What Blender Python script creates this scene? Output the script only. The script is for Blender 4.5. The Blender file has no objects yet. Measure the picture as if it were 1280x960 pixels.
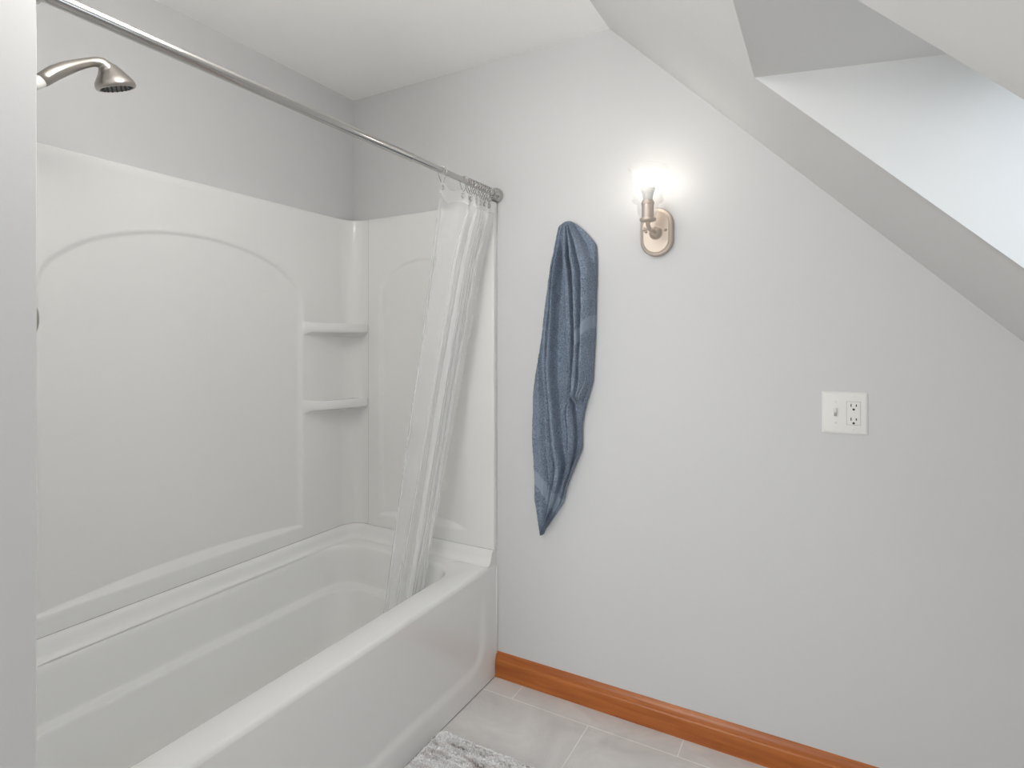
import bpy, bmesh, math, random
from mathutils import Vector, Matrix, noise as NZ
random.seed(7)
sc = bpy.context.scene
C = bpy.data.collections.new('bathroom'); sc.collection.children.link(C)
PI = math.pi

# ------------------------------------------------------------------ camera
cam = bpy.data.cameras.new('camera'); co = bpy.data.objects.new('camera', cam); C.objects.link(co)
cam.sensor_width = 36; cam.lens = 36*710/1280; cam.shift_y = -52/1280; cam.clip_start = .02
co.location = (1.905, -1.928, 1.31); co.rotation_euler = (PI/2, 0, math.radians(29.15))
sc.camera = co
# ------------------------------------------------------------------ light
w = bpy.data.worlds.new('sky'); sc.world = w; w.use_nodes = True
w.node_tree.nodes['Background'].inputs[0].default_value = (.75, .87, 1, 1)
w.node_tree.nodes['Background'].inputs[1].default_value = .6
def area(name, loc, rot, sx, sy, power, col, spread=PI):
    l = bpy.data.lights.new(name, 'AREA'); l.shape = 'RECTANGLE'; l.size = sx; l.size_y = sy
    l.energy = power; l.color = col; l.spread = spread
    o = bpy.data.objects.new(name, l); C.objects.link(o); o.location = loc; o.rotation_euler = rot; return o
WINDOW_FILL = 22; SKYLIGHT_DAY = 1.5; BULB = 10; FILL_DRUM = 6.8
area('added_window_fill', (.95, -3.66, 1.3), (PI/2+.38, 0, 0), 1.0, 1.5, WINDOW_FILL, (1, .985, .965))  # fill light added outside the unseen near window, tilted up
area('skylight_daylight', (2.60, -.86, 1.70), (0, math.radians(44.8), 0), .85, .55, SKYLIGHT_DAY, (.86, .93, 1), math.radians(160))
vs = sc.view_settings
vs.view_transform = 'Standard'; vs.look = 'None'; vs.gamma = 1; vs.use_curve_mapping = False; vs.exposure = 1.05
sc.cycles.transparent_max_bounces = 48; sc.cycles.max_bounces = 10; sc.cycles.diffuse_bounces = 8
sc.cycles.transmission_bounces = 10; sc.cycles.glossy_bounces = 5
sc.cycles.caustics_reflective = False; sc.cycles.caustics_refractive = False

# ------------------------------------------------------------------ helpers
def mat(name, col, rough=.5, metal=0, spec=.5, bump=0, scale=100, dist=.001, vary=0, vscale=5, coat=0, sheen=0):
    m = bpy.data.materials.new(name); m.use_nodes = True; nt = m.node_tree; b = nt.nodes['Principled BSDF']
    b.inputs['Base Color'].default_value = (*col, 1); b.inputs['Roughness'].default_value = rough
    b.inputs['Metallic'].default_value = metal; b.inputs['Specular IOR Level'].default_value = spec
    b.inputs['Coat Weight'].default_value = coat; b.inputs['Sheen Weight'].default_value = sheen
    tc = nt.nodes.new('ShaderNodeTexCoord')
    if bump:
        n = nt.nodes.new('ShaderNodeTexNoise'); n.inputs['Scale'].default_value = scale; n.inputs['Detail'].default_value = 3
        bp = nt.nodes.new('ShaderNodeBump'); bp.inputs['Strength'].default_value = bump; bp.inputs['Distance'].default_value = dist
        nt.links.new(tc.outputs['Object'], n.inputs['Vector'])
        nt.links.new(n.outputs['Fac'], bp.inputs['Height']); nt.links.new(bp.outputs['Normal'], b.inputs['Normal'])
    if vary:
        n = nt.nodes.new('ShaderNodeTexNoise'); n.inputs['Scale'].default_value = vscale; n.inputs['Detail'].default_value = 4
        r = nt.nodes.new('ShaderNodeMix'); r.data_type = 'RGBA'
        r.inputs[6].default_value = (*[c*(1-vary) for c in col], 1); r.inputs[7].default_value = (*[min(1, c*(1+vary)) for c in col], 1)
        nt.links.new(tc.outputs['Object'], n.inputs['Vector']); nt.links.new(n.outputs['Fac'], r.inputs[0])
        nt.links.new(r.outputs[2], b.inputs['Base Color'])
    return m
def link(name, me, m, parent=None, smooth=True):
    me.materials.append(m); o = bpy.data.objects.new(name, me); C.objects.link(o)
    if parent: o.parent = parent; o.matrix_parent_inverse = Matrix.Translation(parent.location).inverted()
    if smooth: me.shade_smooth()
    return o
def obj(name, bm, m, parent=None, smooth=True, angle=None):
    bmesh.ops.recalc_face_normals(bm, faces=bm.faces)
    me = bpy.data.meshes.new(name); bm.to_mesh(me); bm.free()
    o = link(name, me, m, parent, smooth)
    if smooth and angle: me.set_sharp_from_angle(angle=math.radians(angle))
    return o
def thing(name, label, cat, loc=(0,0,0), group=None):
    o = bpy.data.objects.new(name, None); C.objects.link(o); o.location = loc; o.empty_display_size = .05
    return tag(o, label, cat, group)
def tag(o, label, cat, group=None):
    o['label'] = label; o['category'] = cat
    if group: o['group'] = group
    return o
def struct(name, bm, m, parent=None, smooth=False):
    o = obj(name, bm, m, parent, smooth); o['kind'] = 'structure'; return o
def box(bm, x0, x1, y0, y1, z0, z1, bev=0, seg=2):
    r = bmesh.ops.create_cube(bm, size=1, matrix=Matrix.Translation(((x0+x1)/2, (y0+y1)/2, (z0+z1)/2)) @ Matrix.Diagonal((abs(x1-x0), abs(y1-y0), abs(z1-z0), 1)))
    if bev:
        es = list({e for v in r['verts'] for e in v.link_edges})
        bmesh.ops.bevel(bm, geom=es, offset=bev, segments=seg, affect='EDGES', profile=.5)
    return bm
def prism_xz(bm, poly, y0, y1):
    a = [bm.verts.new((x, y0, z)) for x, z in poly]; b = [bm.verts.new((x, y1, z)) for x, z in poly]
    bm.faces.new(a); bm.faces.new(b[::-1]); n = len(poly)
    for i in range(n): bm.faces.new((a[i], a[(i+1) % n], b[(i+1) % n], b[i]))
    return bm
def frame_of(d):
    d = d.normalized(); u = Vector((0, 0, 1)) if abs(d.z) < .9 else Vector((1, 0, 0))
    a = d.cross(u).normalized(); return a, d.cross(a).normalized()
def tube(bm, pts, rad, n=16, caps=True, closed=False):
    pts = [Vector(p) for p in pts]; k = len(pts)
    if not hasattr(rad, '__len__'): rad = [rad]*k
    rings = []; pa = None
    for i, p in enumerate(pts):
        if closed: d = pts[(i+1) % k]-pts[i-1]
        else: d = pts[min(i+1, k-1)]-pts[max(i-1, 0)]
        d.normalize()
        if pa is None: a, b = frame_of(d)
        else:
            a = (pa - d*pa.dot(d)).normalized(); b = d.cross(a)
        pa = a
        rings.append([bm.verts.new(p+(a*math.cos(t)+b*math.sin(t))*rad[i]) for t in [2*PI*j/n for j in range(n)]])
    m = k if closed else k-1
    for i in range(m):
        A, B = rings[i], rings[(i+1) % k]
        for j in range(n): bm.faces.new((A[j], A[(j+1) % n], B[(j+1) % n], B[j]))
    if caps and not closed: bm.faces.new(rings[0][::-1]); bm.faces.new(rings[-1])
    return bm
def lathe(bm, prof, origin=(0,0,0), axis=(0,0,1), n=40, cap0=True, cap1=True):
    """prof: (radius, distance along the axis)"""
    o = Vector(origin); d = Vector(axis).normalized(); a, b = frame_of(d); rings = []
    for r, h in prof:
        rings.append([bm.verts.new(o+d*h+(a*math.cos(t)+b*math.sin(t))*max(r, 1e-4)) for t in [2*PI*j/n for j in range(n)]])
    for A, B in zip(rings, rings[1:]):
        for j in range(n): bm.faces.new((A[j], A[(j+1) % n], B[(j+1) % n], B[j]))
    if cap0: bm.faces.new(rings[0][::-1])
    if cap1: bm.faces.new(rings[-1])
    return bm
def rrect(x0, x1, y0, y1, r, z, k=10, side=6):
    """rounded rectangle ring, always the same number of points"""
    out = []
    for cx, cy, a0 in ((x1-r, y1-r, 0), (x0+r, y1-r, PI/2), (x0+r, y0+r, PI), (x1-r, y0+r, 3*PI/2)):
        for i in range(k+1):
            a = a0+PI/2*i/k; out.append(Vector((cx+r*math.cos(a), cy+r*math.sin(a), z)))
    return out
def bridge(bm, rings, close=True):
    vr = [[bm.verts.new(p) for p in r] for r in rings]; n = len(vr[0])
    for A, B in zip(vr, vr[1:]):
        for j in range(n if close else n-1): bm.faces.new((A[j], A[(j+1) % n], B[(j+1) % n], B[j]))
    return vr
def ss(a, b, x):
    t = min(1, max(0, (x-a)/(b-a))); return t*t*(3-2*t)
def grid(bm, fn, us, vs_):
    V = [[bm.verts.new(fn(u, v)) for u in us] for v in vs_]
    for i in range(len(V)-1):
        for j in range(len(us)-1): bm.faces.new((V[i][j], V[i][j+1], V[i+1][j+1], V[i+1][j]))
    return V
def lin(a, b, n): return [a+(b-a)*i/n for i in range(n+1)]

# ------------------------------------------------------------------ materials
M_wall = mat('grey_wall_paint', (.62, .62, .624), .55, bump=.12, scale=260, dist=.0006)
M_ceil = mat('white_ceiling_paint', (.93, .925, .915), .7, bump=.15, scale=180, dist=.0008)
M_slope = mat('pale_grey_slope_paint', (.67, .67, .665), .65, bump=.2, scale=150, dist=.0008)
M_gel = mat('white_gelcoat', (.79, .79, .775), .07, spec=.5, bump=.02, scale=9, dist=.002)
M_tub = mat('polished_tub_gelcoat', (.80, .80, .785), .11, bump=.02, scale=9, dist=.002)
M_plastic = mat('white_plastic', (.78, .77, .74), .3)
M_slot = mat('dark_slot', (.02, .02, .02), .6)
M_nickel = mat('brushed_nickel', (.42, .395, .365), .28, metal=1, bump=.05, scale=400, dist=.0002)
M_chrome = mat('polished_chrome', (.52, .51, .495), .13, metal=1)
M_lampmetal = mat('satin_nickel', (.64, .56, .49), .6, metal=1, bump=.04, scale=500, dist=.0002)
M_nozzle = mat('grey_rubber_nozzle', (.05, .05, .05), .5)
M_caulk = mat('white_caulk', (.75, .75, .73), .4)
M_seam_shade = mat('dark_seam_and_shade', (.36, .36, .35), .5)  # dark joints, also painted shade at the tub foot and outlet rim
M_white = mat('white_trim_paint', (.8, .8, .78), .35)

def m_floor():
    m = bpy.data.materials.new('grey_stone_tile'); m.use_nodes = True; nt = m.node_tree; b = nt.nodes['Principled BSDF']; L = nt.links.new
    tc = nt.nodes.new('ShaderNodeTexCoord'); mp = nt.nodes.new('ShaderNodeMapping'); mp.inputs['Location'].default_value = (-.587, .105, 0)
    L(tc.outputs['Object'], mp.inputs['Vector'])
    br = nt.nodes.new('ShaderNodeTexBrick'); br.offset = .5; br.offset_frequency = 2; br.squash = 1
    for k, v in (('Scale', 1), ('Mortar Size', .0022), ('Mortar Smooth', .3), ('Bias', 0), ('Brick Width', .6), ('Row Height', .3)): br.inputs[k].default_value = v
    br.inputs['Color1'].default_value = (.67, .65, .63, 1); br.inputs['Color2'].default_value = (.68, .66, .64, 1); br.inputs['Mortar'].default_value = (.86, .85, .83, 1)
    L(mp.outputs[0], br.inputs['Vector'])
    n = nt.nodes.new('ShaderNodeTexNoise'); n.inputs['Scale'].default_value = 3.5; n.inputs['Detail'].default_value = 8; n.inputs['Roughness'].default_value = .65; n.inputs['Distortion'].default_value = 1.5
    L(tc.outputs['Object'], n.inputs['Vector'])
    cr = nt.nodes.new('ShaderNodeValToRGB'); cr.color_ramp.elements[0].position = .3; cr.color_ramp.elements[0].color = (.82, .82, .82, 1)
    cr.color_ramp.elements[1].position = .7; cr.color_ramp.elements[1].color = (1.08, 1.08, 1.08, 1)
    L(n.outputs['Fac'], cr.inputs[0])
    mx = nt.nodes.new('ShaderNodeMix'); mx.data_type = 'RGBA'; mx.blend_type = 'MULTIPLY'; mx.inputs[0].default_value = 1
    L(br.outputs['Color'], mx.inputs[6]); L(cr.outputs[0], mx.inputs[7]); L(mx.outputs[2], b.inputs['Base Color'])
    b.inputs['Roughness'].default_value = .42
    bp = nt.nodes.new('ShaderNodeBump'); bp.inputs['Strength'].default_value = .4; bp.inputs['Distance'].default_value = .001; bp.invert = True
    L(br.outputs['Fac'], bp.inputs['Height']); L(bp.outputs[0], b.inputs['Normal'])
    return m
def m_wood():
    m = bpy.data.materials.new('cherry_stained_wood'); m.use_nodes = True; nt = m.node_tree; b = nt.nodes['Principled BSDF']; L = nt.links.new
    tc = nt.nodes.new('ShaderNodeTexCoord'); mp = nt.nodes.new('ShaderNodeMapping'); mp.inputs['Scale'].default_value = (3, 30, 45)
    n = nt.nodes.new('ShaderNodeTexNoise'); n.inputs['Scale'].default_value = 1.2; n.inputs['Detail'].default_value = 6; n.inputs['Distortion'].default_value = .6
    cr = nt.nodes.new('ShaderNodeValToRGB'); cr.color_ramp.elements[0].position = .3; cr.color_ramp.elements[0].color = (.33, .082, .012, 1)
    cr.color_ramp.elements[1].position = .75; cr.color_ramp.elements[1].color = (.52, .165, .032, 1)
    L(tc.outputs['Object'], mp.inputs[0]); L(mp.outputs[0], n.inputs['Vector']); L(n.outputs['Fac'], cr.inputs[0]); L(cr.outputs[0], b.inputs['Base Color'])
    b.inputs['Roughness'].default_value = .35; return m
def thin_clear(name, tint, gloss, rough=.03, milk=0, milkcol=(.9, .9, .9), gmax=.6):
    """thin clear sheet: transparent + reflection by facing angle (+ milky scatter)"""
    m = bpy.data.materials.new(name); m.use_nodes = True; nt = m.node_tree; L = nt.links.new
    nt.nodes.remove(nt.nodes['Principled BSDF']); out = nt.nodes['Material Output']
    t = nt.nodes.new('ShaderNodeBsdfTransparent'); t.inputs[0].default_value = (*tint, 1)
    g = nt.nodes.new('ShaderNodeBsdfGlossy'); g.inputs['Roughness'].default_value = rough; g.inputs[0].default_value = (1, 1, 1, 1)
    lw = nt.nodes.new('ShaderNodeLayerWeight'); lw.inputs[0].default_value = gloss
    mu = nt.nodes.new('ShaderNodeMath'); mu.operation = 'MINIMUM'; mu.inputs[1].default_value = gmax; L(lw.outputs['Fresnel'], mu.inputs[0])
    mx = nt.nodes.new('ShaderNodeMixShader'); L(mu.outputs[0], mx.inputs[0]); L(g.outputs[0], mx.inputs[2])
    if milk:
        d = nt.nodes.new('ShaderNodeBsdfDiffuse'); d.inputs[0].default_value = (*milkcol, 1)
        tr = nt.nodes.new('ShaderNodeBsdfTranslucent'); tr.inputs[0].default_value = (*milkcol, 1)
        a = nt.nodes.new('ShaderNodeMixShader'); a.inputs[0].default_value = .5; L(d.outputs[0], a.inputs[1]); L(tr.outputs[0], a.inputs[2])
        b = nt.nodes.new('ShaderNodeMixShader'); b.inputs[0].default_value = milk; L(t.outputs[0], b.inputs[1]); L(a.outputs[0], b.inputs[2]); L(b.outputs[0], mx.inputs[1])
        n = nt.nodes.new('ShaderNodeTexNoise'); n.inputs['Scale'].default_value = 30; n.inputs['Detail'].default_value = 4
        tc = nt.nodes.new('ShaderNodeTexCoord'); bp = nt.nodes.new('ShaderNodeBump'); bp.inputs['Strength'].default_value = .5; bp.inputs['Distance'].default_value = .002
        mp = nt.nodes.new('ShaderNodeMapping'); mp.inputs['Scale'].default_value = (1, 1, .25)
        L(tc.outputs['Object'], mp.inputs[0]); L(mp.outputs[0], n.inputs['Vector']); L(n.outputs['Fac'], bp.inputs['Height']); L(bp.outputs[0], g.inputs['Normal'])
    else: L(t.outputs[0], mx.inputs[1])
    L(mx.outputs[0], out.inputs[0]); return m
def emit(name, col, s):
    m = bpy.data.materials.new(name); m.use_nodes = True; b = m.node_tree.nodes['Principled BSDF']
    b.inputs['Base Color'].default_value = (.9, .9, .9, 1); b.inputs['Emission Color'].default_value = (*col, 1); b.inputs['Emission Strength'].default_value = s; return m
M_floor = m_floor(); M_wood = m_wood()
M_pane = thin_clear('window_glass', (.97, .98, .98), .1)
M_shade = thin_clear('clear_lamp_glass', (.99, .99, .99), .12, .02, .045, (.95, .95, .95), .25)
M_vinyl = thin_clear('clear_vinyl', (1, 1, 1), .12, .12, .36, (1, 1, 1), .3)
M_band = thin_clear('milky_vinyl_band', (.98, .98, .98), .12, .25, .72, (1, 1, 1), .2)
M_bulb = emit('lit_bulb', (1, .93, .84), BULB)
M_fillglow = emit('added_drum_glow', (1, .97, .93), FILL_DRUM)  # glow of the added drum light

# ------------------------------------------------------------------ the room
CH = 2.4225; SX = 1.226; SK = .993
def slz(x): return CH-SK*(x-SX)
YN = -3.4
struct('floor', box(bmesh.new(), -.1, 3.1, YN-.1, .1, -.08, 0), M_floor)
struct('wall_far', box(bmesh.new(), -.12, 3.1, 0, .1, 0, 2.6), M_wall)
struct('wall_left', box(bmesh.new(), -.12, -.008, YN-.1, 0, 0, 2.6), M_wall)
struct('wall_partition', box(bmesh.new(), -.008, .836, -1.66, -1.52, 0, CH), M_wall)
struct('wall_right', box(bmesh.new(), 2.95, 3.1, YN-.1, 0, 0, slz(2.95)+.06), M_wall)
b = bmesh.new(); wx0, wx1, wz0, wz1 = .45, 1.45, .6, 2.1  # opening for the added window
box(b, -.12, wx0, YN-.12, YN, 0, 2.6); box(b, wx1, 3.1, YN-.12, YN, 0, 2.6); box(b, wx0, wx1, YN-.12, YN, 0, wz0); box(b, wx0, wx1, YN-.12, YN, wz1, 2.6)
struct('wall_near', b, M_wall)
struct('ceiling', box(bmesh.new(), -.12, SX, YN-.1, .0, CH, CH+.1), M_ceil)
# sloped ceiling with the skylight well cut through it
ax, az = 1.763, slz(1.763); bx_, bz = 2.75, slz(2.75); hx, hz = ax+.44, az-.042; lx, lz = bx_, bz+.395
Y0, Y1 = -1.135, -.585; nx, nz = .7046*.05, .7096*.05
def slab(b, x0, x1, y0, y1): prism_xz(b, [(x0, slz(x0)), (x1, slz(x1)), (x1+nx, slz(x1)+nz), (x0+nx, slz(x0)+nz)], y0, y1)
b = bmesh.new()
slab(b, SX, 3.1, Y1+.0008, 0); slab(b, SX, 3.1, YN-.1, Y0-.0008); slab(b, SX, ax, Y0, Y1); slab(b, bx_, 3.1, Y0, Y1)
prism_xz(b, [(ax, az), (hx, hz), (hx, hz+.04), (ax+.002, az+.04)], Y0-.03, Y1+.03)
prism_xz(b, [(bx_, bz), (lx, lz), (lx+.04, lz), (bx_+.04, bz)], Y0-.03, Y1+.03)
for y0, y1 in ((Y1, Y1+.03), (Y0-.03, Y0)): prism_xz(b, [(ax, az), (hx, hz), (lx, lz), (bx_, bz)], y0, y1)
slope = struct('ceiling', b, M_slope)
# skylight (window_1): frame and pane
def plate_at(b, p0, p1, y0, y1, th):
    dx, dz = p1[0]-p0[0], p1[1]-p0[1]; l = math.hypot(dx, dz); ox, oz = -dz/l*th, dx/l*th
    prism_xz(b, [p0, p1, (p1[0]+ox, p1[1]+oz), (p0[0]+ox, p0[1]+oz)], y0, y1)
def along(t): return (hx+(lx-hx)*t, hz+(lz-hz)*t)
b = bmesh.new()
plate_at(b, along(-.06), along(.05), Y0-.04, Y1+.04, .05); plate_at(b, along(.95), along(1.06), Y0-.04, Y1+.04, .05)
plate_at(b, along(.05), along(.95), Y0-.04, Y0+.03, .05); plate_at(b, along(.05), along(.95), Y1-.03, Y1+.04, .05)
sky = struct('window_1', b, M_white)
b = bmesh.new(); plate_at(b, along(.05), along(.95), Y0+.03, Y1-.03, .006)
struct('pane', b, M_pane, sky)
b = bmesh.new()
for x0, x1, z0, z1 in ((wx0, wx1, wz0, wz0+.05), (wx0, wx1, wz1-.05, wz1), (wx0, wx0+.05, wz0, wz1), (wx1-.05, wx1, wz0, wz1), (wx0, wx1, 1.33, 1.37)):
    box(b, x0, x1, YN-.09, YN-.04, z0, z1)
win = struct('added_window', b, M_white)  # unseen window, added behind the camera to brighten the room
struct('pane', box(bmesh.new(), wx0+.05, wx1-.05, YN-.068, YN-.062, wz0+.05, wz1-.05), M_pane, win)
# baseboards
def baseboard(name, p0, p1, nrm):
    prof = [(0, 0), (.016, 0), (.016, .064), (.0145, .068), (.0115, .070), (.0115, .0725), (.0095, .080), (.0065, .087), (.0035, .092), (0, .095)]
    b = bmesh.new(); A = [b.verts.new((p0[0]+nrm[0]*d, p0[1]+nrm[1]*d, z)) for d, z in prof]; B = [b.verts.new((p1[0]+nrm[0]*d, p1[1]+nrm[1]*d, z)) for d, z in prof]
    n = len(prof); b.faces.new(A); b.faces.new(B[::-1])
    for i in range(n): b.faces.new((A[i], A[(i+1) % n], B[(i+1) % n], B[i]))
    return struct(name, b, M_wood)
baseboard('baseboard_far', (.763, 0), (2.95, 0), (0, -1))
baseboard('baseboard_right', (2.95, 0), (2.95, YN), (-1, 0))
baseboard('baseboard_near', (-.008, YN), (2.95, YN), (0, 1))
# unseen drum light, added above the frame to brighten room and alcove
t = thing('added_fill_drum', 'added white drum fill light, unseen above the frame', 'added fill light', (1.0, -1.27, CH))
obj('base', lathe(bmesh.new(), [(.07, 0), (.07, -.02), (.06, -.026), (.012, -.03), (.012, -.20)], t.location), M_white, t, angle=40)
obj('glowing_fill_drum', lathe(bmesh.new(), [(.001, -.20), (.165, -.20), (.17, -.205), (.17, -.295), (.165, -.305), (.10, -.32), (.001, -.325)], t.location), M_fillglow, t, angle=40)

# ------------------------------------------------------------------ bathtub
tub = thing('bathtub', 'white alcove bathtub with a wide front rim and recessed apron', 'bathtub', (.38, -.76, 0))
b = bmesh.new(); TZ = .444
yn = -1.518
rings = [rrect(-.006, .762, yn, -.002, .004, .430), rrect(-.006, .7605, yn, -.002, .004, .437),
         rrect(-.006, .757, yn, -.002, .012, .442), rrect(-.006, .750, yn, -.002, .012, .4445),
         rrect(.051, .664, -1.40, -.115, .12, .444), rrect(.056, .658, -1.395, -.120, .118, .4415), rrect(.061, .653, -1.39, -.125, .115, .434), rrect(.064, .650, -1.387, -.128, .113, .42),
         rrect(.082, .632, -1.36, -.148, .11, .315), rrect(.0835, .6305, -1.3585, -.1495, .11, .300), rrect(.087, .627, -1.355, -.153, .11, .293), rrect(.112, .60, -1.335, -.180, .11, .2875),
         rrect(.1155, .5965, -1.3315, -.1835, .11, .284), rrect(.1175, .5945, -1.3295, -.1855, .11, .276),
         rrect(.15, .57, -1.30, -.225, .12, .13), rrect(.165, .555, -1.285, -.245, .12, .095), rrect(.19, .53, -1.25, -.28, .12, .07), rrect(.23, .49, -1.2, -.33, .11, .06)]
vr = bridge(b, rings); b.faces.new(vr[-1])
# raised flange round the three wall sides
def upath(xb, yf, ynr, xe, r, d, k=10):
    """U path at distance d inside the walls: far end (xe,yf) -> corner -> back -> corner -> near end"""
    rr = r-d; out = [Vector((xe, yf-d, 0)), Vector((.45, yf-d, 0))]
    cx, cy = xb+r, yf-r
    for i in range(k+1):
        a = PI/2+PI/2*i/k; out.append(Vector((cx+rr*math.cos(a), cy+rr*math.sin(a), 0)))
    cy = ynr+r
    for i in range(k+1):
        a = PI+PI/2*i/k; out.append(Vector((cx+rr*math.cos(a), cy+rr*math.sin(a), 0)))
    out += [Vector((.45, ynr+d, 0)), Vector((xe, ynr+d, 0))]; return out
fr = []
for d, z, xe in ((0.001, .40, .7605), (.001, .497, .7605), (.026, .497, .7605), (.033, .494, .7605), (.038, .487, .7605), (.042, .473, .7605), (.047, .458, .7605), (.055, .449, .7605), (.066, .4447, .7605)):
    r = upath(-.008, 0, -1.52, xe, .105, d)
    for p in r: p.z = z
    fr.append(r)
fv = bridge(b, fr, close=False)
b.faces.new([r[0] for r in fv]); b.faces.new([r[-1] for r in fv])
# apron with its recessed panel
def apron(y, z):
    hy, hz_ = (.6725, .2125); px, pz = abs(y+.7575)-hy+.10, abs(z-.2875)-hz_+.10
    sd = math.hypot(max(px, 0), max(pz, 0))+min(max(px, pz), 0)-.10
    return (.762-.007*ss(0, .035, -sd)*ss(0, .26, .428-z), y, z)
grid(b, apron, lin(yn, -.002, 150), lin(0, .430, 50))
obj('basin', b, M_tub, tub, angle=60)
b = bmesh.new(); tube(b, [(.7625, -.004, .0), (.7625, -.004, .43)], .0032, 8)
obj('caulk_bead', b, M_caulk, tub)
b = bmesh.new(); tube(b, [(.7625, -.016, .0008), (.7625, -1.517, .0008)], .0014, 6); obj('floor_contact_shadow', b, M_seam_shade, tub)  # dark strip painted as the contact shadow along the tub foot
b = bmesh.new(); lathe(b, [(.03, 0), (.03, .003), (.024, .006)], (.36, -1.12, .0595)); obj('drain', b, M_chrome, tub, angle=40)

# ------------------------------------------------------------------ surround
sur = thing('tub_surround', 'glossy white tub surround with arched recessed panels on the alcove walls', 'tub surround', (.38, -.76, .497))
ZT = 1.858; ZB = .4985
def rec(q, z, w, zs, h, zb, dep, bow, soft=.014):
    e = math.hypot(q/w, max(0, z-zs)/h)
    side = (1-e)*(h if z > zs+.1 else w if z < zs else (w+(h-w)*(z-zs)/.1))
    sill = .028*max(0, 1-(q/w)**2)+.003
    dep *= 1-.75*min(1, max(0, (z-(zs+h-.30))/.28))
    return (dep+bow*max(0, 1-(q/w)**2)*(1-.5*min(1, max(0, (z-(zs+h-.30))/.28))))*ss(0, soft if q > 0 and z < zs+.05 else .014, side)*min(1, max(0, (z-zb)/sill))
XB, YF, YNR = .014, -.022, -1.49; RC = .075
def back_path():
    out = [((.107, YF), (0, 1)), ((XB+RC, YF), (0, 1))]
    for i in range(1, 12):
        a = PI/2+PI/2*i/12; out.append(((XB+RC+RC*math.cos(a), YF-RC+RC*math.sin(a)), (math.cos(a), math.sin(a))))
    n = 230
    for i in range(n+1):
        y = (YF-RC)+((YNR+RC)-(YF-RC))*i/n; out.append(((XB, y), (-1, 0)))
    for i in range(1, 12):
        a = PI+PI/2*i/12; out.append(((XB+RC+RC*math.cos(a), YNR+RC+RC*math.sin(a)), (math.cos(a), math.sin(a))))
    out += [((XB+RC, YNR), (0, -1)), ((.107, YNR), (0, -1))]; return out
def zlist():
    return lin(ZB, .552, 5)[:-1]+lin(.552, .60, 20)[:-1]+lin(.60, 1.44, 40)[:-1]+lin(1.44, 1.72, 70)[:-1]+lin(1.72, ZT-.004, 5)
def sheet(path, recf, back=.021):
    b = bmesh.new(); zs = zlist(); rows = []
    for z in zs:
        rows.append([Vector((p[0]+n[0]*recf(p, n, z), p[1]+n[1]*recf(p, n, z), z)) for p, n in path])
    rows.append([Vector((p[0]+n[0]*.002, p[1]+n[1]*.002, ZT)) for p, n in path])
    rows.append([Vector((p[0]+n[0]*back, p[1]+n[1]*back, ZT)) for p, n in path])
    bridge(b, rows, close=False); return b
obj('back_panel', sheet(back_path(), lambda p, n, z: rec(p[1]+.757, z, .453, 1.472, .208, .553, .014, .006) if n == (-1, 0) else 0), M_gel, sur)
def end_path(y, s):
    out = [((.1085, y), (0, s))]+[((x, y), (0, s)) for x in lin(.113, .752, 130)]
    for i in range(0, 9):
        a = PI/2*i/8; out.append(((.754+.008*math.sin(a), y+s*.008*(1-math.cos(a))), (0, s)))
    out.append(((.762, y+s*.022), (0, s)))
    return out
obj('end_panel', sheet(end_path(YF-.0015, 1), lambda p, n, z: rec(p[0]-.41, z, .238, 1.517, .150, .553, .014, .004, .09)), M_gel, sur)
obj('end_panel', sheet(end_path(YNR+.0015, -1), lambda p, n, z: rec(p[0]-.41, z, .238, 1.517, .150, .553, .014, .004, .09)), M_gel, sur)
b = bmesh.new(); tube(b, [(.1078, YF-.0002, ZB), (.1078, YF-.0002, ZT)], .0012, 6); obj('panel_seam', b, M_seam_shade, sur)
b = bmesh.new(); r = upath(XB-.001, YF+.001, YNR-.001, .758, RC, 0)
for p in r: p.z = .4975
tube(b, r, .0018, 6); obj('sill_seam', b, M_seam_shade, sur)
def shelf(zt, mirror):
    """corner shelf: bowed front from the back panel to the end panel; its tip flares into the wall"""
    P0, P1, Pc = Vector((XB-.002, -.305)), Vector((.1065, YF-.004)), Vector((.115, -.19))
    b = bmesh.new(); rows = []; N = 28
    for i in range(N+1):
        t = i/N; f = P0*(1-t)**2+Pc*2*t*(1-t)+P1*t*t
        fl = ss(.16, 0, t); tk = .038+.018*fl; up = .007*fl
        # wall point behind this front point: runs down the back panel, round the corner, to the end panel
        if t < .7: wp = Vector((XB-.004, -.305+(.305-.10)*t/.7))
        else:
            a = PI-PI/2*(t-.7)/.3; wp = Vector((XB+RC+(RC+.004)*math.cos(a), YF-RC+(RC+.004)*math.sin(a)))
        inn = f+(wp-f)*min(.5, .012/max(.001, (wp-f).length)); inn2 = f+(wp-f)*min(.5, .003/max(.001, (wp-f).length))
        mid = f+(wp-f)*.55
        col = [(wp, zt-.006), (inn, zt-.006+up), (inn2, zt-.001+up), (f, zt-.006+up), (f, zt+up-tk+.004), (inn2, zt+up-tk), (mid, zt+up-tk-.004), (wp, zt+up-tk-.020*(1-fl))]
        rows.append([Vector((q.x, (-1.512-q.y) if mirror else q.y, z)) for q, z in col])
    bridge(b, rows); 
    for r in (rows[0], rows[-1]): b.faces.new([b.verts.new(p) for p in r])
    return b
for z in (1.392, 1.066):
    for mir in (0, 1): obj('corner_shelf', shelf(z, mir), M_gel, sur, angle=50)

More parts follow.
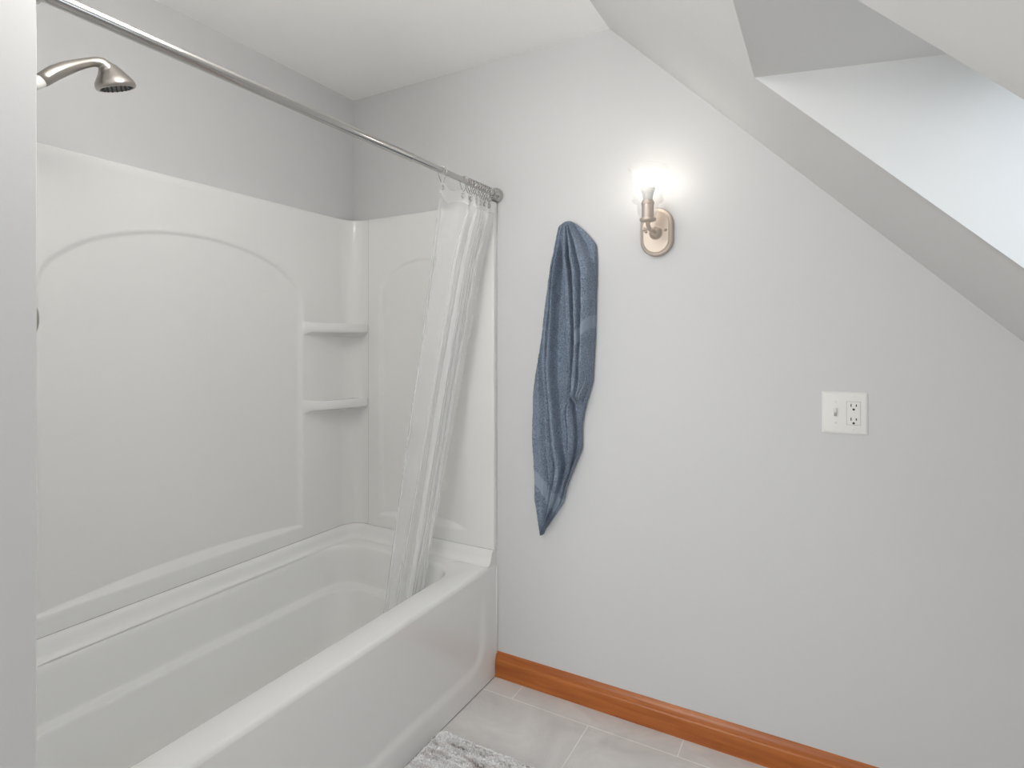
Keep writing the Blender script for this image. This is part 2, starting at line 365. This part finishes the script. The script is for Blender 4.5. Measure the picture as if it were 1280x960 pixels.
# ------------------------------------------------------------------ shower fittings
t = thing('shower_sprayer', 'brushed nickel shower head on its arm above the tub', 'shower head', (.38, -1.52, 1.80))
X = .38
b = bmesh.new()
hp = [(-1.3358, 1.8911, .0142), (-1.328, 1.900, .0150), (-1.312, 1.918, .0155), (-1.290, 1.9375, .0145), (-1.270, 1.953, .0125), (-1.250, 1.9665, .0108), (-1.237, 1.9745, .0105), (-1.226, 1.9795, .012), (-1.217, 1.980, .0145), (-1.209, 1.975, .018), (-1.2035, 1.966, .022), (-1.199, 1.957, .0265)]
tube(b, [(X, y, z) for y, z, r in hp], [r for y, z, r in hp], 24)
obj('handle', b, M_nickel, t)
ax3 = Vector((0, math.sin(math.radians(20)), -math.cos(math.radians(20)))); o3 = Vector((X, -1.1985, 1.972))
b = bmesh.new(); lathe(b, [(.008, -.014), (.017, -.008), (.0255, .004), (.0345, .017), (.0415, .027), (.0435, .034), (.0435, .040), (.041, .043), (.036, .0435)], o3, ax3, cap1=False); obj('head_shell', b, M_nickel, t)
b = bmesh.new(); lathe(b, [(.0365, .040), (.036, .0425)], o3, ax3, n=32)
fa, fb = frame_of(ax3)
for rr, n in ((.0, 1), (.011, 6), (.021, 12), (.030, 18)):
    for k in range(n):
        c = o3+ax3*.0425+(fa*math.cos(2*PI*k/n)+fb*math.sin(2*PI*k/n))*rr
        lathe(b, [(.0022, 0), (.0016, .003)], c, ax3, n=6)
obj('spray_face', b, M_nozzle, t, smooth=False)
b = bmesh.new(); tube(b, [(X, -1.337, 1.890), (X, -1.350, 1.877), (X, -1.372, 1.862)], [.0128, .012, .011], 20); obj('handle_collar', b, M_plastic, t)
b = bmesh.new(); tube(b, [(X, -1.365, 1.866), (X, -1.39, 1.850), (X, -1.43, 1.842), (X, -1.517, 1.84)], .0105, 16); lathe(b, [(.03, 0), (.03, .006), (.014, .012)], (X, -1.52, 1.84), (0, 1, 0)); obj('shower_arm', b, M_nickel, t, angle=40)
t = thing('shower_valve', 'round nickel shower valve half hidden behind the partition edge', 'shower valve', (X, -1.49, 1.36))
b = bmesh.new(); lathe(b, [(.085, -.004), (.085, .004), (.078, .009), (.03, .012)], (X, -1.49, 1.36), (0, 1, 0)); obj('escutcheon', b, M_nickel, t, angle=40)
b = bmesh.new(); lathe(b, [(.024, .0), (.026, .05), (.036, .08), (.042, .105), (.041, .128), (.034, .137), (.018, .1425), (.001, .144)], (X, -1.49, 1.36), (0, 1, 0)); obj('knob', b, M_nickel, t)

# ------------------------------------------------------------------ shower rod, hooks, curtain
RX, RZ = .765, 1.889
t = thing('shower_rod', 'polished metal shower rod spanning the tub opening', 'curtain rod', (RX, -.76, RZ))
obj('outer_tube', tube(bmesh.new(), [(RX, -1.519, RZ), (RX, -.53, RZ)], .0125, 24), M_chrome, t, angle=40)
obj('inner_tube', tube(bmesh.new(), [(RX, -.535, RZ), (RX, -.02, RZ)], .0108, 24), M_chrome, t, angle=40)
obj('collar', lathe(bmesh.new(), [(.0127, 0), (.0132, .003), (.0127, .006)], (RX, -.533, RZ), (0, 1, 0)), M_chrome, t)
for y, s in ((0, -1), (-1.52, 1)):
    obj('end_flange', lathe(bmesh.new(), [(.0255, 0), (.0265, .005), (.0265, .016), (.0245, .024), (.0195, .031), (.0135, .035), (.0125, .040)], (RX, y, RZ), (0, s, 0)), M_chrome, t, angle=50)
HY = [-.366, -.238, -.205, -.187, -.171, -.155, -.139, -.123, -.108, -.093, -.078, -.062]
CT = 1.855; NH = len(HY)
def hook_parts(root):
    b = bmesh.new(); pts = []
    R = .0185
    for i in range(26):   # pear-shaped wire loop in the x-z plane, open at the top ball
        a = math.radians(70+ (360-40)*i/25)
        x, z = R*math.cos(a), R*math.sin(a)
        if z < 0: z *= 1.0+1.05*(-z/R)*.95; x *= 1-.35*(min(1, -z/.036))
        pts.append((root.location.x+x, root.location.y+.0015*math.sin(a), root.location.z+z))
    tube(b, pts, .0013, 8); obj('wire_loop', b, M_chrome, root)
    for a in (60, 90, 120):
        b = bmesh.new(); bmesh.ops.create_uvsphere(b, u_segments=12, v_segments=8, radius=.0034, matrix=Matrix.Translation((root.location.x+R*math.cos(math.radians(a))*.95, root.location.y, root.location.z+R*math.sin(math.radians(a))*.95)))
        obj('roller_ball', b, M_chrome, root)
GH = 'curtain hooks on the shower rod'
h0 = thing('curtain_hook', 'lone wire curtain hook furthest from the far wall', 'curtain hook', (RX, HY[0], RZ-.0025), GH)
hook_parts(h0)
bpy.context.view_layer.update()
for i, y in enumerate(HY[1:]):
    c = h0.copy(); C.objects.link(c); c.location = (RX, y, RZ-.0025)
    c['label'] = 'wire curtain hook at the near end of the bunched row, beside the wide gap' if i == 0 else 'wire curtain hook bunched tightly with others by the rod end flange'
    for ch in h0.children:
        d = ch.copy(); d.parent = c; d.matrix_parent_inverse = ch.matrix_parent_inverse.copy(); C.objects.link(d)
    c.rotation_euler = (0, 0, math.radians(random.uniform(-14, 14)))

cur = thing('shower_curtain', 'clear vinyl shower curtain bunched by the far wall and tucked into the tub', 'shower curtain', (RX, -.2, CT))
ZE = .285
def yof(s, t):   # s 0..NH-1+1/2 in hook units, t 0 top .. 1 bottom
    s2 = min(max(s, 0), NH-1); i = min(int(s2), NH-2); f = s2-i; y = HY[i]+(HY[i+1]-HY[i])*f
    yb = -.352+(.352-.169)*(s2/(NH-1))**.9
    tt = ss(0, .18, t)*.25+t*.75
    return y+(yb-y)*tt
def cpt(s, t):
    z = CT+(ZE-CT)*t
    xc = RX-.255*(CT-z)/1.53
    i = int(min(max(s, 0), NH-1-1e-6)); f = s-i; side = 1 if i % 2 else -1
    amp = (.034 if i else .026)*(1-.15*t)*(.35+.65*ss(0, .05, t)+.0)
    am = amp*(.8+.35*math.sin(i*2.3+1.2)+.45*t*math.sin(i*1.9+t*2.2))
    fold = side*am*math.sin(PI*min(1, max(0, f)))
    wob = .002*math.sin(s*5.1+t*6)+.001*math.sin(s*11.7-t*9+2)*ss(0, .1, t)
    wob += .0045*NZ.noise(Vector((s*7, z*38, 2)))*ss(1.5, .9, s)*ss(.06, .12, t)*ss(.42, .25, t)
    # folds lean over one another along the rod
    y = yof(s, t)+.012*math.sin(2*PI*f)*ss(0, .1, t)*(1 if i else .8)+.004*math.sin(s*2.1+t*7)*t
    if s < 0: y -= .014*(-s)/.12; xc += .008
    if s > NH-1: y += .034*(s-NH+1)/.12*(1-t); xc += .01*(s-NH+1)/.12
    zz = z-(.012*math.sin(PI*min(1, max(0, f)))**2*(1.0 if i else 1.3))*(1-ss(0, .12, t))
    return Vector((xc+fold+wob, min(y, -.012), zz))
S = [-.12, -.06]+lin(0, NH-1, (NH-1)*14)+[NH-1+.06, NH-1+.12]
tb = .042/(CT-ZE)
b = bmesh.new(); grid(b, cpt, S, [tb*i/6 for i in range(7)]); obj('reinforced_band', b, M_band, cur)['label'] = 'milky white reinforced band along the top'
b = bmesh.new(); grid(b, cpt, S, [tb+(1-tb)*i/150 for i in range(151)]); obj('vinyl_sheet', b, M_vinyl, cur)
for i, y in enumerate(HY):
    p = cpt(i, .013); b = bmesh.new()
    n = 14; pts = [(p.x+.002, p.y+.008*math.cos(2*PI*k/n), p.z+.008*math.sin(2*PI*k/n)) for k in range(n)]
    tube(b, pts, .0016, 6, closed=True); obj('grommet', b, M_chrome, cur)

# ------------------------------------------------------------------ wall sconce
SXc, SZc = 1.396, 1.683
sco = thing('wall_sconce', 'lit wall sconce with clear bell glass shade and satin nickel oval backplate', 'wall lamp', (SXc, 0, SZc))
def stadium(hw, hh, y, n=16):
    out = []
    for i in range(n+1): a = PI*i/n; out.append(Vector((SXc+hw*math.cos(a), y, SZc+(hh-hw)+hw*math.sin(a))))
    for i in range(n+1): a = PI+PI*i/n; out.append(Vector((SXc+hw*math.cos(a), y, SZc-(hh-hw)+hw*math.sin(a))))
    return out
b = bmesh.new(); vr = bridge(b, [stadium(.055, .082, 0), stadium(.055, .082, -.012), stadium(.0535, .0805, -.016), stadium(.050, .077, -.018), stadium(.044, .071, -.0185), stadium(.042, .069, -.021)]); b.faces.new(vr[-1]); b.faces.new(vr[0][::-1])
obj('backplate', b, M_lampmetal, sco, angle=50)
for dx in (-.033, .033):
    b = bmesh.new(); lathe(b, [(.005, 0), (.005, .004), (.003, .008), (.001, .009)], (SXc+dx, -.020, SZc+.003), (0, -1, 0), n=16); obj('screw_cap', b, M_lampmetal, sco)
AY = -.118; az_ = SZc-.004
b = bmesh.new(); lathe(b, [(.0225, 0), (.0225, .003), (.0195, .005), (.018, .012), (.014, .019), (.0085, .024)], (SXc, -.020, az_), (0, -1, 0), n=32)
tube(b, [(SXc, -.04, az_), (SXc, -.075, az_-.001), (SXc, -.098, az_), (SXc, -.112, az_+.006), (SXc, AY, az_+.018), (SXc, AY, az_+.026)], [.008, .0068, .0068, .0068, .0068, .0075], 16)
tube(b, [(SXc-.017, -.098, az_), (SXc+.017, -.098, az_)], .0038, 12); lathe(b, [(.0055, -.004), (.0065, 0), (.0055, .004)], (SXc-.018, -.098, az_), (1, 0, 0), n=16)
obj('arm', b, M_lampmetal, sco, angle=50)
zc = az_+.022
b = bmesh.new(); lathe(b, [(.010, -.004), (.024, 0), (.0255, .003), (.0255, .008), (.022, .010)], (SXc, AY, zc)); obj('cup', b, M_lampmetal, sco, angle=40)
b = bmesh.new(); lathe(b, [(.0195, .008), (.0195, .053), (.021, .054), (.021, .060), (.0175, .061), (.0175, .066)], (SXc, AY, zc)); sk_ = obj('socket', b, M_lampmetal, sco, angle=40)
b = bmesh.new()
zc += .008
prof = [(.0235, .001), (.0300, .012), (.0335, .020), (.0345, .030), (.0345, .044), (.037, .049), (.0465, .051), (.0505, .055), (.0505, .060), (.0475, .064), (.0475, .090), (.0485, .120), (.0510, .142), (.0555, .153), (.0625, .160), (.0640, .163), (.0625, .1655)]
inner = [(r-.0028, h+.0006) for r, h in prof[::-1]]
lathe(b, prof+inner, (SXc, AY, zc), n=56, cap0=False, cap1=False); obj('glass_shade', b, M_shade, sco)
b = bmesh.new(); lathe(b, [(.0135, .054), (.0155, .066), (.019, .082), (.0255, .098)], (SXc, AY, zc)); obj('bulb_base', b, M_plastic, sco)
b = bmesh.new(); lathe(b, [(.0255, .0982), (.0295, .106), (.0305, .117), (.028, .130), (.020, .142), (.010, .148), (.001, .1495)], (SXc, AY, zc)); obj('bulb', b, M_bulb, sco)

# ------------------------------------------------------------------ switch and outlet plate
PX_, PZ_ = 1.945, 1.104
pl = thing('switch_plate', 'white wall plate with a toggle switch and a double outlet', 'switch plate', (PX_, 0, PZ_))
b = bmesh.new(); hw, hh = .0585, .0615
def rr_y(hw, hh, y, r=.003): return [Vector((PX_+p.x, y, PZ_+p.y)) for p in rrect(-hw, hw, -hh, hh, r, 0, k=4)]
vr = bridge(b, [rr_y(hw, hh, 0), rr_y(hw, hh, -.0025), rr_y(hw-.003, hh-.003, -.0055), rr_y(hw-.006, hh-.006, -.0062), rr_y(hw-.008, hh-.008, -.0064)]); b.faces.new(vr[-1])
obj('plate', b, M_plastic, pl, angle=30)
b = bmesh.new(); box(b, PX_-.0285, PX_-.0175, -.0078, -.0055, PZ_-.0125, PZ_+.0125, .0008); tg = obj('toggle_surround', b, M_plastic, pl, smooth=False)
b = bmesh.new(); box(b, PX_-.0268, PX_-.0192, -.0082, -.0075, PZ_-.0105, PZ_+.009); obj('toggle_slot', b, M_seam_shade, pl, smooth=False)
b = bmesh.new(); box(b, PX_-.0265, PX_-.0195, -.018, -.006, PZ_-.002, PZ_+.008, .0015)
for v in b.verts:
    if v.co.y < -.012: v.co.z += .006
obj('toggle', b, M_plastic, pl, smooth=False)
b = bmesh.new(); box(b, PX_+.0053, PX_+.0407, -.0067, -.0055, PZ_-.0342, PZ_+.0342); obj('outlet_rim_shadow', b, M_seam_shade, pl, smooth=False)  # dark outline painted as the shadow round the outlet
b = bmesh.new(); box(b, PX_+.006, PX_+.040, -.0080, -.0055, PZ_-.0335, PZ_+.0335, .001); rc = obj('outlet', b, M_plastic, pl, smooth=False)
for zc2 in (-.022, .018):
    b = bmesh.new()
    for dx, h in ((-.0065, .0042), (.0065, .0035)): box(b, PX_+.023+dx-.0013, PX_+.023+dx+.0013, -.0084, -.0075, PZ_+zc2+.005-h, PZ_+zc2+.005+h)
    lathe(b, [(.0033, 0), (.0033, .0009)], (PX_+.023, -.0075, PZ_+zc2-.0065), (0, -1, 0), n=12)
    obj('outlet_slots', b, M_slot, rc, smooth=False)
b = bmesh.new()
for dz in (-.0035, .0035): box(b, PX_+.0185, PX_+.0275, -.0088, -.0078, PZ_-.002+dz-.002, PZ_-.002+dz+.002, .0004)
obj('test_button', b, M_plastic, rc, smooth=False)
for dx, dz in ((-.023, .030), (-.023, -.030), (.023, .048), (.023, -.048)):
    b = bmesh.new(); lathe(b, [(.003, 0), (.003, .0012), (.0018, .0016)], (PX_+dx, -.0062, PZ_+dz), (0, -1, 0), n=12); obj('screw', b, M_plastic, pl)

# ------------------------------------------------------------------ towel
TR = [
(1.7463, [1.0446, 1.0510, 1.0605, 1.0668, 1.0762, 1.0919, 1.0981]),
(1.7080, [1.0366, 1.0478, 1.0589, 1.0637, 1.0825, 1.1105, 1.1411]),
(1.6611, [1.0270, 1.0414, 1.0573, 1.0637, 1.0888, 1.1411, 1.1803]),
(1.6064, [1.0125, 1.0286, 1.0510, 1.0668, 1.0950, 1.1683, 1.1833]),
(1.5632, [1.0012, 1.0190, 1.0478, 1.0700, 1.1043, 1.1803, 1.1833]),
(1.4655, [0.9865, 1.0061, 1.0382, 1.0731, 1.1105, 1.1773, 1.1803]),
(1.3331, [0.9701, 0.9898, 1.0286, 1.0825, 1.1136, 1.1743, 1.1773]),
(1.2320, [0.9502, 0.9767, 1.0286, 1.0919, 1.1074, 1.1683, 1.1713]),
(1.1684, [0.9368, 0.9849, 1.0286, 1.0950, 1.1043, 1.1623, 1.1683]),
(1.1016, [0.9301, 0.9898, 1.0350, 1.0919, 1.1043, 1.1350, 1.1472]),
(1.0580, [0.9301, 0.9914, 1.0382, 1.0731, 1.1136, 1.1289, 1.1350]),
(1.0089, [0.9284, 0.9930, 1.0414, 1.0794, 1.1228, 1.1271, 1.1274]),
(0.9251, [0.9284, 0.9963, 1.0510, 1.0825, 1.1197, 1.1271, 1.1274]),
(0.8575, [0.9335, 1.0012, 1.0637, 1.0825, 1.0950, 1.0981, 1.0984]),
(0.7887, [0.9368, 1.0044, 1.0446, 1.0605, 1.0668, 1.0700, 1.0703]),
(0.7194, [0.9335, 0.9898, 1.0222, 1.0382, 1.0478, 1.0510, 1.0526]),
(0.6474, [0.9485, 0.9734, 0.9898, 0.9996, 1.0028, 1.0044, 1.0051]),
(0.5968, [0.9635, 0.9655, 0.9668, 0.9681, 0.9694, 0.9701, 0.9707])]
def trow(z):
    for (za, A), (zb, B) in zip(TR, TR[1:]):
        if zb <= z <= za:
            f = (za-z)/(za-zb); return [p+(q-p)*f for p, q in zip(A, B)]
    return TR[0][1] if z > TR[0][0] else TR[-1][1]
def trow_s(z):
    a, b_, c = trow(min(z+.012, 1.7463)), trow(z), trow(max(z-.012, .5968)); return [(p+2*q+r)/4 for p, q, r in zip(a, b_, c)]
BK = -.010
def lobes(z):
    r = trow_s(z); e = ss(1.085, 1.13, z)
    tp = ss(1.752, 1.60, z); lo = ss(.60, .95, z)
    k = (.55+.45*tp)*(.30+.70*lo)
    hs = [.050, .078, .034, .070, .022+.080*e, .022]
    out = []
    g = ss(1.70, 1.60, z)*ss(.62, .72, z)          # the open valleys fade out at the gathered top and at the tip
    def add(xa, xb, h): out.append(((xa+xb)/2, max(1e-4, (xb-xa)/2), h*k))
    add(r[0], r[1]-.002, .022+.014*(1-g))
    add(r[1]-.006, r[1]+.0035, .040)
    add(r[1]+.001, (r[1]+r[2])/2+.001, .052); add((r[1]+r[2])/2-.001, r[2]+.001*(1-g), .060)
    wC = r[3]-r[2]; add(r[2]+wC*.50*g, r[3]+.0005, .045-.021*g)
    wD = r[4]-r[3]; add(r[3]-.0005, r[4]-wD*.35*g, .056-.008*g)
    wE = r[5]-r[4]; add(r[4]-.001, r[4]+wE*.5, .024+.046*e); add(r[4]+wE*.42, r[5]+.001, .022+.056*e)
    add(r[5]-.002, r[6], .018)
    return r[0], r[6], out
def front(x, z, L):
    d = 0
    for c, w_, h in L:
        q = (x-c)/max(w_, 1e-4)
        if abs(q) < 1: d = max(d, h*(1-q*q)**.5+.0035*math.sin(q*5+c*60+z*6)*(1-q*q))
    return d
b = bmesh.new(); NXT, NZT = 96, 330; rows = []
zs = [1.7525-(1.7525-.592)*i/NZT for i in range(NZT+1)]
for z in zs:
    x0, x1, L = lobes(z)
    cap = min(1, ss(1.7540, 1.728, z)*.9+.1) if z > 1.72 else 1
    sh = math.sqrt(max(.02, 1-((z-1.728)/.026)**2)) if z > 1.728 else 1
    cx = (x0+x1)/2; x0, x1 = cx+(x0-cx)*sh, cx+(x1-cx)*sh
    row = []
    for j in range(NXT+1):
        u = j/NXT; x = x0+(x1-x0)*(.5-.5*math.cos(PI*u))
        d = front(x, z, L)*cap
        edge = min(1, math.sin(PI*u)*7)
        d = d*edge+(.004*math.sin(z*14+x*90)*ss(.02, .05, d)+.004)*edge+NZ.noise(Vector((x*22, z*9, 3)))*.004*edge+NZ.noise(Vector((x*160, z*160, 1)))*.002*edge
        row.append(Vector((x+NZ.noise(Vector((z*40, u*2, 7)))*.0012, BK-d, z)))
    for j in range(13):
        u = 1-j/12; x = x0+(x1-x0)*(.5-.5*math.cos(PI*u)); row.append(Vector((x, BK+.006*min(1, math.sin(PI*u)*3), z)))
    rows.append(row)
vr = bridge(b, rows); b.faces.new(vr[0]); b.faces.new(vr[-1][::-1])
def m_towel():
    m = mat('blue_grey_terry', (.155, .205, .275), .95, spec=.1, sheen=.05); nt = m.node_tree; L = nt.links.new; b = nt.nodes['Principled BSDF']
    tc = nt.nodes.new('ShaderNodeTexCoord'); n = nt.nodes.new('ShaderNodeTexNoise'); n.inputs['Scale'].default_value = 230; n.inputs['Detail'].default_value = 3
    n2 = nt.nodes.new('ShaderNodeTexNoise'); n2.inputs['Scale'].default_value = 14; n2.inputs['Detail'].default_value = 3
    L(tc.outputs['Object'], n.inputs['Vector']); L(tc.outputs['Object'], n2.inputs['Vector'])
    at = nt.nodes.new('ShaderNodeAttribute'); at.attribute_name = 'woven_band'
    cr = nt.nodes.new('ShaderNodeValToRGB'); cr.color_ramp.elements[0].position = .25; cr.color_ramp.elements[0].color = (.095, .12, .165, 1)
    cr.color_ramp.elements[1].position = .78; cr.color_ramp.elements[1].color = (.33, .40, .50, 1)
    ad = nt.nodes.new('ShaderNodeMath'); ad.operation = 'MULTIPLY_ADD'; ad.inputs[1].default_value = .25; ad.inputs[2].default_value = -.125
    L(n2.outputs['Fac'], ad.inputs[0]); a2 = nt.nodes.new('ShaderNodeMath'); L(n.outputs['Fac'], a2.inputs[0]); L(ad.outputs[0], a2.inputs[1]); L(a2.outputs[0], cr.inputs[0])
    mx = nt.nodes.new('ShaderNodeMix'); mx.data_type = 'RGBA'; L(at.outputs['Fac'], mx.inputs[0]); L(cr.outputs[0], mx.inputs[6]); mx.inputs[7].default_value = (.28, .335, .41, 1); L(mx.outputs[2], b.inputs['Base Color'])
    iv = nt.nodes.new('ShaderNodeMath'); iv.operation = 'SUBTRACT'; iv.inputs[0].default_value = 1; L(at.outputs['Fac'], iv.inputs[1])
    bp = nt.nodes.new('ShaderNodeBump'); bp.inputs['Distance'].default_value = .004; L(iv.outputs[0], bp.inputs['Strength']); L(n.outputs['Fac'], bp.inputs['Height']); L(bp.outputs[0], b.inputs['Normal'])
    return m
M_towel = m_towel()
tow = thing('bath_towel', 'blue-grey terry towel hanging in folds on the far wall', 'towel', (1.05, -.02, 1.74))
to = obj('towel_cloth', b, M_towel, tow)
at = to.data.attributes.new('woven_band', 'FLOAT', 'POINT')
for i, v in enumerate(to.data.vertices):
    x, z = v.co.x, v.co.z
    def ln(x, a, b_): return a[1]+(b_[1]-a[1])*(x-a[0])/(b_[0]-a[0])
    f = 0
    up, dn = ln(x, (.9368, .839), (1.0637, .7313)), ln(x, (.9385, .7826), (1.019, .6871))
    if z < .9 and dn < z < up: f = min(1, (up-z)/.003, (z-dn)/.003)
    if x > trow(z)[4]+.001 and z > 1.2:
        up, dn = ln(x, (1.1166, 1.3386), (1.1728, 1.403)), ln(x, (1.1197, 1.2872), (1.1728, 1.3579))
        if dn < z < up: f = min(1, (up-z)/.003, (z-dn)/.003)
    at.data[i].value = f
b = bmesh.new()
pts = []
for i in range(15):
    z = 1.190-(1.190-1.108)*i/14; r = trow_s(z); _, _, L = lobes(z); x = r[5]-.004-.0*i; pts.append((x, BK-front(x, z, L)-.004, z))
tube(b, pts, [.0022 if i % 2 else .0012 for i in range(15)], 6); obj('hem_stitching', b, mat('pale_hem_thread', (.33, .37, .43), .9, bump=.6, scale=300, dist=.002), tow)['label'] = 'pale stitched hem'

# ------------------------------------------------------------------ rug
rx0, rx1, ry0, ry1 = .777, 1.245, -1.17, -.388
def rug_h(x, y):
    e = min(x-rx0, rx1-x, y-ry0, ry1-y)
    h = .023+.007*NZ.noise(Vector((x*9, y*38+2*math.sin(x*9), 0)))+.005*NZ.noise(Vector((x*40, y*70, 5)))
    return max(.002, h*min(1, math.sqrt(max(0, e)/.014)+.15))
rug = thing('bath_rug', 'shaggy white and taupe bath rug beside the tub', 'rug', (1.01, -.78, 0))
b = bmesh.new(); grid(b, lambda x, y: Vector((x, y, rug_h(x, y)*.72)), lin(rx0, rx1, 110), lin(ry0, ry1, 190))
box(b, rx0+.003, rx1-.003, ry0+.003, ry1-.003, .0005, .006)
def m_rug():
    m = mat('taupe_and_white_shag', (.6, .57, .55), .95, spec=.1); nt = m.node_tree; L = nt.links.new; b = nt.nodes['Principled BSDF']
    tc = nt.nodes.new('ShaderNodeTexCoord'); mp = nt.nodes.new('ShaderNodeMapping'); mp.inputs['Scale'].default_value = (4.5, 36, 1); mp.inputs['Rotation'].default_value = (0, 0, .12)
    n = nt.nodes.new('ShaderNodeTexNoise'); n.inputs['Scale'].default_value = 1; n.inputs['Detail'].default_value = 5; n.inputs['Roughness'].default_value = .65; n.inputs['Distortion'].default_value = 1.0
    cr = nt.nodes.new('ShaderNodeValToRGB'); e = cr.color_ramp.elements; e[0].position = .33; e[0].color = (.38, .32, .30, 1); e[1].position = .50; e[1].color = (.95, .945, .945, 1)
    k = e.new(.41); k.color = (.72, .68, .665, 1)
    L(tc.outputs['Object'], mp.inputs[0]); L(mp.outputs[0], n.inputs['Vector']); L(n.outputs['Fac'], cr.inputs[0]); L(cr.outputs[0], b.inputs['Base Color']); return m
M_rug = m_rug()
obj('backing', b, M_rug, rug)
vv, ff = [], []
for k in range(46000):
    x, y = random.uniform(rx0, rx1), random.uniform(ry0, ry1); z = rug_h(x, y); a = random.uniform(0, 2*PI)
    l = random.uniform(.006, .014); ln_ = Vector((math.cos(a), math.sin(a)*.5, 0))*l*.8+Vector((.004, 0, 0)); wdt = random.uniform(.0008, .0016); sd = Vector((-math.sin(a), math.cos(a), 0))*wdt
    p = Vector((x, y, z*.6)); q = p+Vector((0, 0, z*.35+l*.25))+ln_*.4; r = p+Vector((0, 0, z*.4+l*.25))+ln_
    i = len(vv); vv += [p-sd, p+sd, q+sd, q-sd, r]; ff += [(i, i+1, i+2, i+3), (i+3, i+2, i+4)]
me = bpy.data.meshes.new('pile'); me.from_pydata(vv, [], ff); o = link('pile', me, M_rug, rug); o['kind'] = 'stuff'
